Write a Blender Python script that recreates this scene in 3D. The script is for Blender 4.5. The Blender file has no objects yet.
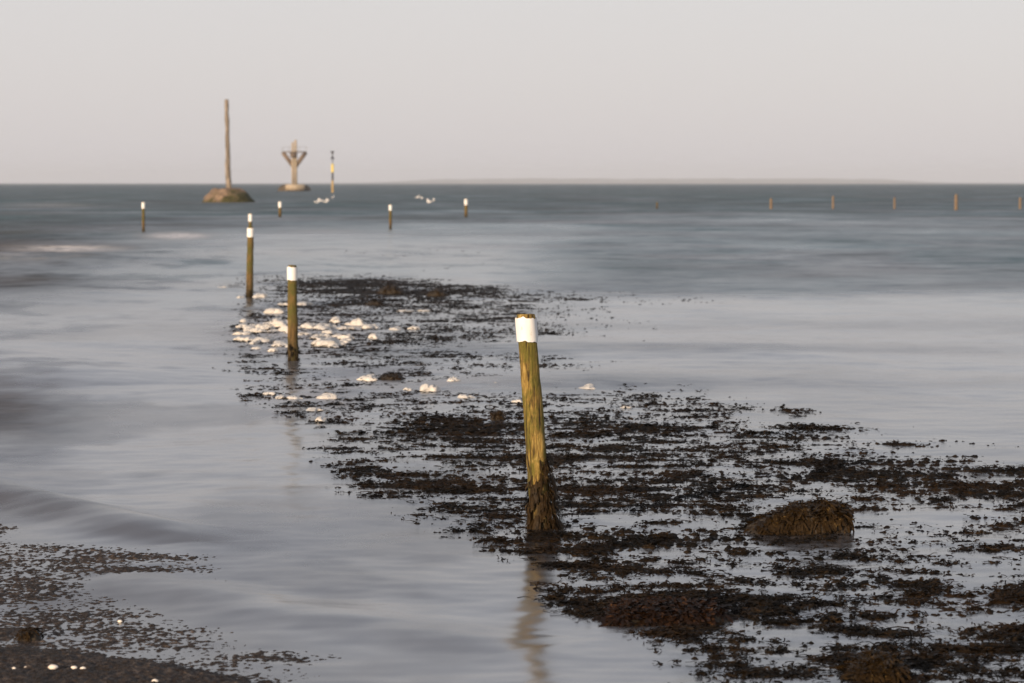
import bpy, math, random
import numpy as np

# ------------------------------------------------------------------ camera, sky, sun, exposure
scene = bpy.context.scene
rng = np.random.default_rng(7)
random.seed(7)

CAM_H = 1.7                      # standing eye height above the water
FOCAL = 100.0                    # short telephoto
FPX = FOCAL / 36.0 * 1024.0
TILT = math.atan((341.5 - 183.0) / FPX)

cam_data = bpy.data.cameras.new("camera")
cam = bpy.data.objects.new("camera", cam_data)
scene.collection.objects.link(cam)
cam.location = (0, 0, CAM_H)
cam.rotation_euler = (math.radians(90) - TILT, 0, 0)
cam_data.lens = FOCAL
cam_data.sensor_width = 36.0
cam_data.clip_start = 0.1
cam_data.clip_end = 40000
cam_data.dof.use_dof = True
cam_data.dof.focus_distance = 14.2
cam_data.dof.aperture_fstop = 6.0
scene.camera = cam

SUN_EL = math.radians(11.0)
SUN_AZ = math.radians(212.0)     # compass-like, clockwise from +Y: behind the camera, to the left

world = bpy.data.worlds.new("World")
scene.world = world
world.use_nodes = True
wn = world.node_tree
wn.nodes.clear()
w_out = wn.nodes.new("ShaderNodeOutputWorld")
w_bg = wn.nodes.new("ShaderNodeBackground")
w_sky = wn.nodes.new("ShaderNodeTexSky")
w_sky.sky_type = 'NISHITA'
w_sky.sun_disc = False
w_sky.sun_elevation = SUN_EL
w_sky.sun_rotation = SUN_AZ
w_sky.air_density = 1.0
w_sky.dust_density = 1.5
w_sky.ozone_density = 2.0
w_hsv = wn.nodes.new("ShaderNodeHueSaturation")
w_hsv.inputs["Saturation"].default_value = 0.8
w_mix = wn.nodes.new("ShaderNodeMix")
w_mix.data_type = 'RGBA'
w_mix.inputs["Factor"].default_value = 0.85      # thin veil of high cloud over the whole sky
w_mix.inputs["B"].default_value = (3.56, 3.34, 3.41, 1)
w_bg.inputs["Strength"].default_value = 0.14
wn.links.new(w_sky.outputs[0], w_hsv.inputs["Color"])
w_tc = wn.nodes.new("ShaderNodeTexCoord")
w_sep = wn.nodes.new("ShaderNodeSeparateXYZ")
w_veil = wn.nodes.new("ShaderNodeMapRange")       # the veil thins with height above the horizon
w_veil.interpolation_type = 'SMOOTHSTEP'
w_veil.inputs["From Min"].default_value = 0.05
w_veil.inputs["From Max"].default_value = 0.45
w_veil.inputs["To Min"].default_value = 0.85
w_veil.inputs["To Max"].default_value = 0.48
wn.links.new(w_tc.outputs["Generated"], w_sep.inputs[0])
wn.links.new(w_sep.outputs["Z"], w_veil.inputs["Value"])
wn.links.new(w_veil.outputs["Result"], w_mix.inputs["Factor"])
wn.links.new(w_hsv.outputs[0], w_mix.inputs["A"])
wn.links.new(w_mix.outputs["Result"], w_bg.inputs["Color"])
wn.links.new(w_bg.outputs[0], w_out.inputs["Surface"])

sun_data = bpy.data.lights.new("sun", 'SUN')
sun_data.energy = 3.6
sun_data.angle = math.radians(0.6)
sun_data.color = (1.0, 0.75, 0.51)
sun = bpy.data.objects.new("sun", sun_data)
scene.collection.objects.link(sun)
sd = (math.sin(SUN_AZ) * math.cos(SUN_EL), math.cos(SUN_AZ) * math.cos(SUN_EL), math.sin(SUN_EL))
from mathutils import Vector
sun.rotation_euler = Vector(sd).to_track_quat('Z', 'Y').to_euler()
sun.location = (-20, -30, 15)

scene.view_settings.view_transform = 'Standard'
scene.view_settings.look = 'None'
scene.view_settings.exposure = 0.52
scene.view_settings.gamma = 1.0
scene.view_settings.use_curve_mapping = False

# ------------------------------------------------------------------ helpers
ST, CT = math.sin(TILT), math.cos(TILT)


def ground(px, py, z=0.0):
    """The point of the level z seen at a place of the photograph (survey of the site)."""
    u = (px - 512.0) / FPX
    v = (341.5 - py) / FPX
    dx, dy, dz = u, CT + v * ST, -ST + v * CT
    t = (z - CAM_H) / dz
    return Vector((dx * t, dy * t, z))


def survey(x, y, z=0.0):
    """Inverse of ground(): map coordinates to photograph coordinates (numpy)."""
    yc = y
    zc = z - CAM_H
    dep = yc * CT - zc * ST
    v = (yc * ST + zc * CT) / dep
    u = x / dep
    return 512 + u * FPX, 341.5 - v * FPX


def metres(py):
    """metres per pixel at the distance of a ground point at row py."""
    return ground(512, py).y / FPX


_P = rng.permutation(4096)


def _grad(ix, iy, seed):
    h = _P[(_P[(ix + seed * 131) & 4095] + iy) & 4095]
    a = h * (2 * math.pi / 4096.0) * 37.0
    return np.cos(a), np.sin(a)


def perlin(x, y, seed=0):
    x0 = np.floor(x).astype(np.int64); y0 = np.floor(y).astype(np.int64)
    fx = x - x0; fy = y - y0
    sx = fx * fx * fx * (fx * (fx * 6 - 15) + 10); sy = fy * fy * fy * (fy * (fy * 6 - 15) + 10)
    def d(ix, iy, gx, gy):
        a, b = _grad(ix, iy, seed)
        return a * gx + b * gy
    n00 = d(x0, y0, fx, fy); n10 = d(x0 + 1, y0, fx - 1, fy)
    n01 = d(x0, y0 + 1, fx, fy - 1); n11 = d(x0 + 1, y0 + 1, fx - 1, fy - 1)
    return ((n00 * (1 - sx) + n10 * sx) * (1 - sy) + (n01 * (1 - sx) + n11 * sx) * sy) * 1.5


def fbm(x, y, seed=0, octv=4, gain=0.5, lac=2.03):
    t = 0; a = 1.0; s = 0
    for k in range(octv):
        t = t + a * perlin(x * lac ** k, y * lac ** k, seed + k * 17); s += a; a *= gain
    return t / s


def smooth(a, b, x):
    t = np.clip((x - a) / (b - a), 0, 1)
    return t * t * (3 - 2 * t)


def mesh_np(name, verts, quads=None, tris=None, smooth_shade=True):
    me = bpy.data.meshes.new(name)
    v = np.asarray(verts, dtype=np.float32)
    me.vertices.add(len(v)); me.vertices.foreach_set("co", v.ravel())
    loops, starts, tot = [], [], 0
    if quads is not None and len(quads):
        q = np.asarray(quads, dtype=np.int32); loops.append(q.ravel()); starts.append(np.arange(len(q)) * 4); tot = len(q) * 4
    if tris is not None and len(tris):
        q = np.asarray(tris, dtype=np.int32); loops.append(q.ravel()); starts.append(tot + np.arange(len(q)) * 3)
    lp = np.concatenate(loops).astype(np.int32); st = np.concatenate(starts).astype(np.int32)
    me.loops.add(len(lp)); me.loops.foreach_set("vertex_index", lp)
    me.polygons.add(len(st)); me.polygons.foreach_set("loop_start", st)
    me.update(calc_edges=True)
    me.validate()
    if smooth_shade:
        me.polygons.foreach_set("use_smooth", np.ones(len(me.polygons), dtype=bool))
    return me


def link(name, me, mat=None, parent=None, loc=None):
    o = bpy.data.objects.new(name, me)
    scene.collection.objects.link(o)
    if mat is not None and me is not None and not me.materials:
        me.materials.append(mat)
    if parent is not None:
        o.parent = parent
    if loc is not None:
        o.location = loc
    return o


def tag(o, label=None, cat=None, group=None, kind=None):
    if label: o["label"] = label
    if cat: o["category"] = cat
    if group: o["group"] = group
    if kind: o["kind"] = kind
    return o


def grid_quads(nr, nc, keep=None):
    i = np.arange(nr - 1)[:, None] * nc + np.arange(nc - 1)[None, :]
    q = np.stack([i, i + 1, i + 1 + nc, i + nc], -1)
    if keep is not None:
        return q[keep]
    return q.reshape(-1, 4)


def compact(verts, faces):
    used = np.unique(faces)
    remap = -np.ones(len(verts), dtype=np.int64); remap[used] = np.arange(len(used))
    return verts[used], remap[faces]


def lathe(profile, seg=20, bend=(0, 0), wob=0.0, seed=0, cap=True):
    """rows of (radius, z) -> tube mesh arrays, leaning by bend per unit of height."""
    vs = []
    r_ = np.random.default_rng(seed)
    ph = r_.uniform(0, 6.28, 4)
    z0 = profile[0][1]
    for (r, z) in profile:
        for k in range(seg):
            a = 2 * math.pi * k / seg
            rr = r * (1 + wob * (math.sin(2 * a + ph[0] + z * 3) + 0.6 * math.sin(3 * a + ph[1] - z * 7) + 0.5 * math.sin(5 * a + ph[2] + z * 11)))
            vs.append((rr * math.cos(a) + bend[0] * (z - z0), rr * math.sin(a) + bend[1] * (z - z0), z))
    qs = []
    for i in range(len(profile) - 1):
        for k in range(seg):
            k2 = (k + 1) % seg
            qs.append((i * seg + k, i * seg + k2, (i + 1) * seg + k2, (i + 1) * seg + k))
    ts = []
    if cap:
        z = profile[-1][1]
        vs.append((bend[0] * (z - z0), bend[1] * (z - z0), z + 0.002))
        n = len(vs) - 1; b = (len(profile) - 1) * seg
        for k in range(seg):
            ts.append((b + k, b + (k + 1) % seg, n))
    return vs, qs, ts


def box_arrays(cx, cy, cz, sx, sy, sz):
    v = [(cx + a * sx / 2, cy + b * sy / 2, cz + c * sz / 2) for c in (-1, 1) for b in (-1, 1) for a in (-1, 1)]
    q = [(0, 2, 3, 1), (4, 5, 7, 6), (0, 1, 5, 4), (2, 6, 7, 3), (0, 4, 6, 2), (1, 3, 7, 5)]
    return v, q


def bar_arrays(p, q, w, t):
    p, q = Vector(p), Vector(q)
    d = (q - p).normalized()
    up = Vector((0, 0, 1)) if abs(d.z) < 0.95 else Vector((0, 1, 0))
    s = d.cross(up).normalized(); u = s.cross(d).normalized()
    v = []
    for e in (p, q):
        for a, b in ((-1, -1), (1, -1), (1, 1), (-1, 1)):
            v.append(tuple(e + s * a * w / 2 + u * b * t / 2))
    f = [(0, 3, 2, 1), (4, 5, 6, 7), (0, 1, 5, 4), (1, 2, 6, 5), (2, 3, 7, 6), (3, 0, 4, 7)]
    return v, f


def merge(parts):
    V, Q = [], []
    for v, q in parts:
        o = len(V); V += list(v); Q += [tuple(i + o for i in f) for f in q]
    return V, Q


# ------------------------------------------------------------------ materials
class NT:
    def __init__(self, name):
        self.m = bpy.data.materials.new(name); self.m.use_nodes = True
        self.t = self.m.node_tree; self.t.nodes.clear()
        self.out = self.n("ShaderNodeOutputMaterial")

    def n(self, ty, **kw):
        nd = self.t.nodes.new(ty)
        for k, v in kw.items():
            if hasattr(nd, k): setattr(nd, k, v)
            else: nd.inputs[k].default_value = v
        return nd

    def l(self, a, b): self.t.links.new(a, b)

    def noise(self, scale, detail=4, rough=0.55, stretch=(1, 1, 1), coord="Object", dist=0.0):
        tc = self.n("ShaderNodeTexCoord"); mp = self.n("ShaderNodeMapping")
        mp.inputs["Scale"].default_value = stretch
        self.l(tc.outputs[coord], mp.inputs["Vector"])
        nz = self.n("ShaderNodeTexNoise")
        nz.inputs["Scale"].default_value = scale; nz.inputs["Detail"].default_value = detail
        nz.inputs["Roughness"].default_value = rough; nz.inputs["Distortion"].default_value = dist
        self.l(mp.outputs[0], nz.inputs["Vector"])
        return nz.outputs["Fac"]

    def ramp(self, fac, stops):
        r = self.n("ShaderNodeValToRGB")
        e = r.color_ramp.elements
        while len(e) < len(stops): e.new(0.5)
        for i, (p, c) in enumerate(stops):
            e[i].position = p
            e[i].color = tuple(c) + (1,) if len(c) == 3 else c
        self.l(fac, r.inputs["Fac"])
        return r.outputs["Color"]

    def mixc(self, fac, a, b):
        m = self.n("ShaderNodeMix"); m.data_type = 'RGBA'
        for v, k in ((fac, "Factor"), (a, "A"), (b, "B")):
            if isinstance(v, (int, float)): m.inputs[k].default_value = v
            elif isinstance(v, tuple): m.inputs[k].default_value = v + (1,) if len(v) == 3 else v
            else: self.l(v, m.inputs[k])
        return m.outputs["Result"]

    def math(self, op, a, b=None):
        m = self.n("ShaderNodeMath"); m.operation = op
        for i, v in enumerate((a, b)):
            if v is None: continue
            if isinstance(v, (int, float)): m.inputs[i].default_value = v
            else: self.l(v, m.inputs[i])
        return m.outputs[0]

    def attr(self, name):
        a = self.n("ShaderNodeAttribute"); a.attribute_name = name
        return a.outputs["Fac"]

    def bump(self, h, strength, dist, prev=None):
        b = self.n("ShaderNodeBump")
        if isinstance(strength, (int, float)): b.inputs["Strength"].default_value = strength
        else: self.l(strength, b.inputs["Strength"])
        b.inputs["Distance"].default_value = dist
        self.l(h, b.inputs["Height"])
        if prev is not None: self.l(prev, b.inputs["Normal"])
        return b.outputs[0]

    def principled(self, color, rough=0.6, normal=None, ior=1.45, spec=0.5):
        p = self.n("ShaderNodeBsdfPrincipled")
        if isinstance(color, tuple): p.inputs["Base Color"].default_value = color + (1,)
        else: self.l(color, p.inputs["Base Color"])
        if isinstance(rough, (int, float)): p.inputs["Roughness"].default_value = rough
        else: self.l(rough, p.inputs["Roughness"])
        p.inputs["IOR"].default_value = ior
        p.inputs["Specular IOR Level"].default_value = spec
        if normal is not None: self.l(normal, p.inputs["Normal"])
        self.l(p.outputs[0], self.out.inputs["Surface"])
        return self.m


def make_materials():
    M = {}
    # --- sea water
    t = NT("sea_water")
    chop, foam, turb = t.attr("chop"), t.attr("foam"), t.attr("turb")
    patch = t.noise(0.05, 4, 0.6)
    c = t.mixc(t.ramp(patch, [(0.38, (0, 0, 0)), (0.62, (1, 1, 1))]), (0.030, 0.070, 0.074), (0.056, 0.066, 0.064))
    c = t.mixc(t.attr("shallow"), c, (0.112, 0.116, 0.127))
    c = t.mixc(turb, c, (0.036, 0.026, 0.020))
    c = t.mixc(t.attr("weedy"), c, (0.012, 0.009, 0.007))
    fo = t.math('MULTIPLY', foam, t.ramp(t.noise(2.2, 5, 0.65), [(0.36, (0, 0, 0)), (0.58, (1, 1, 1))]))
    c = t.mixc(fo, c, (0.72, 0.68, 0.66))
    geo = t.n("ShaderNodeNewGeometry")
    tc = t.n("ShaderNodeTexCoord")
    gust = t.math('MAXIMUM', 0.12, t.math('ADD', -0.55, t.math('MULTIPLY', t.noise(0.11, 8, 0.75, (1, 0.45, 1)), 3.0)))
    def slopes(scale, detail, amp):
        nz = t.n("ShaderNodeTexNoise"); nz.inputs["Scale"].default_value = scale; nz.inputs["Detail"].default_value = detail
        t.l(tc.outputs["Object"], nz.inputs["Vector"])
        sb = t.n("ShaderNodeVectorMath"); sb.operation = 'SUBTRACT'; sb.inputs[1].default_value = (0.5, 0.5, 0.5)
        t.l(nz.outputs["Color"], sb.inputs[0])
        ml = t.n("ShaderNodeVectorMath"); ml.operation = 'MULTIPLY'; ml.inputs[1].default_value = (amp, amp, 0)
        t.l(sb.outputs[0], ml.inputs[0])
        return ml.outputs[0]
    ad = t.n("ShaderNodeVectorMath"); ad.operation = 'ADD'
    ad0 = t.n("ShaderNodeVectorMath"); ad0.operation = 'ADD'
    t.l(slopes(0.55, 4, 1.1), ad0.inputs[0]); t.l(slopes(2.6, 2, 0.7), ad0.inputs[1])
    t.l(ad0.outputs[0], ad.inputs[0]); t.l(slopes(0.09, 3, 0.9), ad.inputs[1])
    sc_ = t.n("ShaderNodeVectorMath"); sc_.operation = 'SCALE'
    t.l(ad.outputs[0], sc_.inputs[0]); t.l(t.math('MULTIPLY', chop, gust), sc_.inputs["Scale"])
    ad2 = t.n("ShaderNodeVectorMath"); ad2.operation = 'ADD'
    t.l(geo.outputs["Normal"], ad2.inputs[0]); t.l(sc_.outputs[0], ad2.inputs[1])
    nn = t.n("ShaderNodeVectorMath"); nn.operation = 'NORMALIZE'; t.l(ad2.outputs[0], nn.inputs[0])
    n2 = nn.outputs[0]
    r = t.math('ADD', t.math('MULTIPLY', t.math('MULTIPLY', chop, gust), 0.48), 0.135)
    r = t.math('ADD', r, t.math('MULTIPLY', fo, 0.5))
    M["water"] = t.principled(c, r, n2, ior=1.42)
    # --- wet causeway ground
    t = NT("wet_gravel")
    a = t.noise(26, 5, 0.65); b = t.noise(3.0, 3, 0.5)
    c = t.ramp(a, [(0.25, (0.014, 0.011, 0.009)), (0.5, (0.042, 0.031, 0.024)), (0.72, (0.16, 0.125, 0.10))])
    c = t.mixc(t.ramp(b, [(0.4, (0, 0, 0)), (0.65, (1, 1, 1))]), c, (0.034, 0.026, 0.02))
    M["gravel"] = t.principled(c, 0.65, t.bump(t.noise(90, 4), 0.8, 0.012), spec=0.12)
    # --- sea bed
    t = NT("sea_bed_sand")
    M["sand"] = t.principled(t.ramp(t.noise(0.3, 4), [(0.3, (0.12, 0.10, 0.08)), (0.7, (0.2, 0.17, 0.13))]), 0.9)
    # --- seaweed
    t = NT("wet_seaweed")
    a = t.noise(9, 4, 0.6); b = t.noise(1.3, 3, 0.5)
    c = t.ramp(a, [(0.3, (0.005, 0.0042, 0.0035)), (0.52, (0.012, 0.009, 0.006)), (0.72, (0.045, 0.027, 0.012))])
    c = t.mixc(t.ramp(b, [(0.48, (0, 0, 0)), (0.66, (0.8, 0.8, 0.8))]), c, (0.026, 0.015, 0.007))
    M["weed"] = t.principled(c, 0.7, t.bump(t.noise(70, 3), 0.7, 0.008), spec=0.045)
    t = NT("golden_seaweed")
    a = t.noise(26, 5, 0.7)
    c = t.ramp(a, [(0.3, (0.009, 0.006, 0.004)), (0.50, (0.028, 0.017, 0.007)), (0.62, (0.036, 0.022, 0.009)), (0.76, (0.27, 0.17, 0.06))])
    M["weed_gold"] = t.principled(c, 0.5, spec=0.08)
    t = NT("red_seaweed")
    a = t.noise(45, 5, 0.7)
    c = t.ramp(a, [(0.3, (0.008, 0.005, 0.0035)), (0.55, (0.022, 0.011, 0.006)), (0.74, (0.11, 0.05, 0.018))])
    M["weed_red"] = t.principled(c, 0.55, spec=0.06)
    # --- foam
    t = NT("sea_foam")
    a = t.noise(40, 4, 0.6)
    c = t.ramp(a, [(0.3, (0.50, 0.47, 0.43)), (0.6, (0.67, 0.64, 0.59))])
    M["foam"] = t.principled(c, 0.8, t.bump(t.noise(90, 3), 0.6, 0.01), spec=0.3)
    # --- post wood with algae
    t = NT("algae_stained_wood")
    g = t.noise(11, 6, 0.7, (5, 5, 0.9), dist=1.2); f = t.noise(16, 5, 0.65, (3, 3, 0.22), dist=0.6); alg = t.noise(11.0, 5, 0.68, (1.2, 1.2, 0.6))
    c = t.ramp(g, [(0.30, (0.05, 0.03, 0.012)), (0.44, (0.21, 0.13, 0.034)), (0.56, (0.34, 0.23, 0.06)), (0.72, (0.52, 0.38, 0.15))])
    c = t.mixc(t.ramp(alg, [(0.46, (0, 0, 0)), (0.58, (0.85, 0.85, 0.85))]), c, (0.115, 0.105, 0.016))
    c = t.mixc(t.ramp(f, [(0.38, (1, 1, 1)), (0.46, (0, 0, 0))]), c, (0.03, 0.018, 0.008))
    tcz = t.n("ShaderNodeTexCoord"); sz = t.n("ShaderNodeSeparateXYZ"); t.l(tcz.outputs["Object"], sz.inputs[0])
    wet = t.math('ADD', sz.outputs["Z"], t.math('MULTIPLY', t.math('SUBTRACT', t.noise(14, 4, 0.6, (1.5, 1.5, 0.5)), 0.5), 0.55))
    c = t.mixc(t.ramp(wet, [(0.08, (0.9, 0.9, 0.9)), (0.26, (0, 0, 0))]), c, (0.028, 0.019, 0.010))
    hh = t.math('ADD', g, f)
    M["wood"] = t.principled(c, 0.75, t.bump(hh, 0.9, 0.012), spec=0.3)
    t = NT("olive_brown_wood")
    g = t.noise(9, 6, 0.7, (4, 4, 0.8), dist=1.0); alg = t.noise(7.0, 5, 0.65, (1, 1, 0.7))
    c = t.ramp(g, [(0.3, (0.05, 0.034, 0.014)), (0.52, (0.17, 0.105, 0.035)), (0.74, (0.30, 0.19, 0.075))])
    c = t.mixc(t.ramp(alg, [(0.42, (0, 0, 0)), (0.6, (0.9, 0.9, 0.9))]), c, (0.085, 0.085, 0.018))
    tcz = t.n("ShaderNodeTexCoord"); sz = t.n("ShaderNodeSeparateXYZ"); t.l(tcz.outputs["Object"], sz.inputs[0])
    wet = t.math('ADD', sz.outputs["Z"], t.math('MULTIPLY', t.math('SUBTRACT', t.noise(12, 4, 0.6, (1.5, 1.5, 0.5)), 0.5), 0.6))
    c = t.mixc(t.ramp(wet, [(0.05, (0.8, 0.8, 0.8)), (0.30, (0, 0, 0))]), c, (0.028, 0.019, 0.010))
    M["wood_dark"] = t.principled(c, 0.75, t.bump(g, 0.9, 0.015), spec=0.3)
    t = NT("orange_bare_wood")
    g = t.noise(9, 4, 0.6, (4, 4, 0.6))
    M["wood_orange"] = t.principled(t.ramp(g, [(0.3, (0.12, 0.085, 0.055)), (0.7, (0.26, 0.19, 0.125))]), 0.8, spec=0.3)
    t = NT("bleached_wood")
    g = t.noise(2.5, 5, 0.6, (3, 3, 0.35))
    M["wood_pale"] = t.principled(t.ramp(g, [(0.3, (0.08, 0.066, 0.052)), (0.5, (0.20, 0.165, 0.13)), (0.68, (0.42, 0.35, 0.28))]), 0.85, spec=0.3)
    t = NT("shaded_timber_grain")
    g = t.noise(2.5, 4, 0.6)
    M["timber"] = t.principled(t.ramp(g, [(0.3, (0.10, 0.075, 0.055)), (0.7, (0.22, 0.165, 0.12))]), 0.85, spec=0.3)
    # --- white paint, worn
    t = NT("worn_white_paint")
    g = t.noise(18, 5, 0.6, (1, 1, 0.6))
    c = t.ramp(g, [(0.27, (0.34, 0.29, 0.17)), (0.37, (0.78, 0.77, 0.73)), (0.7, (0.86, 0.855, 0.84))])
    M["white"] = t.principled(c, 0.55, t.bump(g, 0.25, 0.004))
    # --- stone masonry
    t = NT("weathered_stone")
    tc = t.n("ShaderNodeTexCoord"); vo = t.n("ShaderNodeTexVoronoi"); vo.inputs["Scale"].default_value = 2.6
    t.l(tc.outputs["Object"], vo.inputs["Vector"])
    st = t.ramp(vo.outputs["Color"], [(0.0, (0.12, 0.085, 0.058)), (1.0, (0.27, 0.19, 0.13))])
    alg = t.noise(0.9, 4, 0.6)
    sep = t.n("ShaderNodeSeparateXYZ"); t.l(tc.outputs["Object"], sep.inputs[0])
    low = t.math('ADD', alg, t.math('MULTIPLY', t.math('SUBTRACT', 0.75, sep.outputs["Z"]), 0.28))
    low = t.math('ADD', low, t.math('MULTIPLY', sep.outputs["X"], 0.05))
    c = t.mixc(t.ramp(low, [(0.46, (0, 0, 0)), (0.62, (1, 1, 1))]), st, (0.055, 0.05, 0.018))
    M["stone"] = t.principled(c, 0.85, t.bump(vo.outputs["Distance"], 0.8, 0.12), spec=0.3)
    t = NT("pale_concrete")
    M["concrete"] = t.principled(t.ramp(t.noise(1.2, 4), [(0.3, (0.30, 0.25, 0.18)), (0.7, (0.44, 0.36, 0.27))]), 0.9, spec=0.3)
    t = NT("yellow_paint")
    M["yellow"] = t.principled(t.ramp(t.noise(3, 3), [(0.3, (0.70, 0.52, 0.06)), (0.7, (0.85, 0.66, 0.12))]), 0.5)
    t = NT("faded_yellow_paint")
    M["yellow_dull"] = t.principled(t.ramp(t.noise(2, 4), [(0.3, (0.30, 0.19, 0.06)), (0.7, (0.55, 0.38, 0.13))]), 0.7)
    t = NT("dark_wet_stone")
    M["stone_dark"] = t.principled(t.ramp(t.noise(0.8, 5, 0.6), [(0.3, (0.05, 0.04, 0.025)), (0.7, (0.13, 0.095, 0.06))]), 0.8, spec=0.3)
    t = NT("black_paint")
    M["black"] = t.principled(t.ramp(t.noise(3, 3), [(0.3, (0.018, 0.018, 0.02)), (0.7, (0.04, 0.038, 0.04))]), 0.5)
    t = NT("pale_shell")
    M["shell"] = t.principled(t.ramp(t.noise(60, 3), [(0.3, (0.66, 0.56, 0.46)), (0.7, (0.85, 0.80, 0.72))]), 0.4)
    t = NT("white_feathers")
    M["feather"] = t.principled(t.ramp(t.noise(20, 3), [(0.3, (0.72, 0.71, 0.70)), (0.7, (0.84, 0.83, 0.82))]), 0.8)
    t = NT("grey_feathers")
    M["feather_grey"] = t.principled(t.ramp(t.noise(20, 3), [(0.3, (0.36, 0.37, 0.39)), (0.7, (0.5, 0.5, 0.52))]), 0.8)
    t = NT("orange_bill")
    M["bill"] = t.principled(t.ramp(t.noise(40, 2), [(0.3, (0.5, 0.22, 0.03)), (0.7, (0.62, 0.3, 0.05))]), 0.5)
    t = NT("dark_rock")
    M["rock"] = t.principled(t.ramp(t.noise(14, 5), [(0.3, (0.015, 0.012, 0.009)), (0.7, (0.05, 0.037, 0.024))]), 0.75, t.bump(t.noise(30, 4), 0.8, 0.02), spec=0.35)
    t = NT("far_woodland")
    M["land"] = t.principled(t.ramp(t.noise(0.01, 4), [(0.35, (0.13, 0.125, 0.115)), (0.65, (0.19, 0.18, 0.165))]), 0.9)
    return M


M = make_materials()

# ------------------------------------------------------------------ layout of the shore (photograph survey -> map)
FAR = 11800.0
A0 = ground(-40, 497); A1 = ground(345, 690)         # edge of the gravelly shallows
_sd = np.array([A1.x - A0.x, A1.y - A0.y]); _sd /= np.linalg.norm(_sd)
_sn = np.array([-_sd[1], _sd[0]])                      # normal; sign fixed below
if (ground(0, 683).x - A0.x) * _sn[0] + (ground(0, 683).y - A0.y) * _sn[1] < 0:
    _sn = -_sn


def shore_dist(x, y):
    """metres inside the gravel shallows (positive towards the dry corner)."""
    return (x - A0.x) * _sn[0] + (y - A0.y) * _sn[1]


def poly_inside(px, py, poly):
    ins = np.zeros(px.shape, dtype=bool)
    n = len(poly)
    for i in range(n):
        x1, y1 = poly[i]; x2, y2 = poly[(i + 1) % n]
        if y1 == y2: continue
        c = ((y1 > py) != (y2 > py)) & (px < (x2 - x1) * (py - y1) / (y2 - y1) + x1)
        ins ^= c
    return ins


WEED_LEFT = [(262, 222), (286, 218), (300, 236), (320, 222), (360, 218), (395, 235), (432, 300), (468, 312), (495, 330), (540, 440), (572, 515), (605, 520), (635, 610), (683, 640), (760, 650)]


def weed_density(x, y):
    """0..1 how thickly the weed grows, from the bed's outline on the site."""
    px, py = survey(x, y)
    wob = 22 * fbm(x * 0.9, y * 0.35, 301, 3)
    yl = np.array([a for a, b in WEED_LEFT], float); xl = np.array([b for a, b in WEED_LEFT], float)
    left = np.interp(py, yl, xl)
    yr = np.array([262, 284, 292, 320, 345, 372, 400, 430, 462, 480, 500, 760], float)
    xr = np.array([300, 440, 560, 585, 575, 640, 720, 800, 960, 1150, 1300, 1500], float)
    right = np.interp(py, yr, xr)
    soft = 26 + 0.06 * (py - 260)
    d = smooth(-4, soft, px - left + wob) * smooth(-40, 70, right - px + wob * 2.5)
    d *= smooth(250, 288, py)
    # thin trails drifting out over the calm water on the right
    def blob(cx, cy, rx, ry, k=1.0):
        return k * np.exp(-((px - cx) / rx) ** 2 - ((py - cy) / ry) ** 2)
    for b in ((795, 412, 24, 4, 1.25), (790, 429, 70, 4, 1.3), (900, 445, 70, 3, .9), (985, 470, 70, 5, 1.2), (560, 300, 70, 5, .8), (700, 299, 40, 3, .45),
              (545, 326, 70, 5, .8), (600, 343, 40, 4, .4), (930, 460, 50, 4, .8), (560, 373, 60, 5, .6), (385, 258, 70, 9, .55), (310, 268, 40, 12, .5), (330, 250, 50, 7, .35)):
        d = np.maximum(d, blob(*b))
    # thicker bands and open pools
    for b in ((400, 289, 110, 7, 2.2), (350, 286, 60, 7, 1.0), (430, 306, 110, 7, .6), (400, 330, 150, 40, .22), (330, 430, 60, 40, .12), (240, 352, 26, 14, .5), (470, 345, 110, 9, .3), (680, 462, 150, 10, .5), (790, 490, 190, 9, .6), (440, 492, 130, 14, .35),
              (670, 610, 80, 16, .7), (660, 485, 60, 8, .5), (545, 600, 60, 14, .2), (880, 600, 130, 18, .3), (470, 445, 110, 12, .25), (620, 430, 90, 14, .3), (880, 672, 50, 10, .6)):
        d = d + blob(*b) * (d > 0.02)
    for b in ((950, 517, 110, 15, 1.0), (655, 520, 70, 8, .55), (745, 572, 70, 8, .45), (580, 660, 70, 30, .8), (470, 372, 90, 8, .4), (330, 372, 70, 10, .45), (300, 385, 60, 10, .4),
              (540, 560, 26, 18, .25), (980, 560, 60, 10, .35), (420, 330, 40, 4, .3)):
        d = d - blob(*b)
    return np.clip(d, 0, 2.4)


def weed_field(x, y, d=None):
    """height of the weed mat over still water, metres (negative: none)."""
    if d is None: d = weed_density(x, y)
    warp = 0.35 * fbm(x * 0.8, y * 0.8, 11, 2)
    n = fbm(x * 1.0 + warp, y * 0.8 + warp, 5, 3, 0.55)
    n2 = fbm(x * 1.25 + warp, y * 3.6, 41, 4, 0.68)
    n3 = fbm(x * 24.0, y * 11.0, 71, 3, 0.65)
    n4 = fbm(x * 2.6 + 2 * warp, y * 8.5 + warp, 57, 3, 0.65)
    m = 0.28 * n + 0.62 * n2 + 0.85 * n4
    h = 0.034 * (m - (0.56 - 0.36 * d)) + 0.030 * n3
    h = np.where(d < 0.03, -0.05, h)
    return np.where(h > 0.007, 0.007 + 0.4 * (h - 0.007), h)


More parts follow.
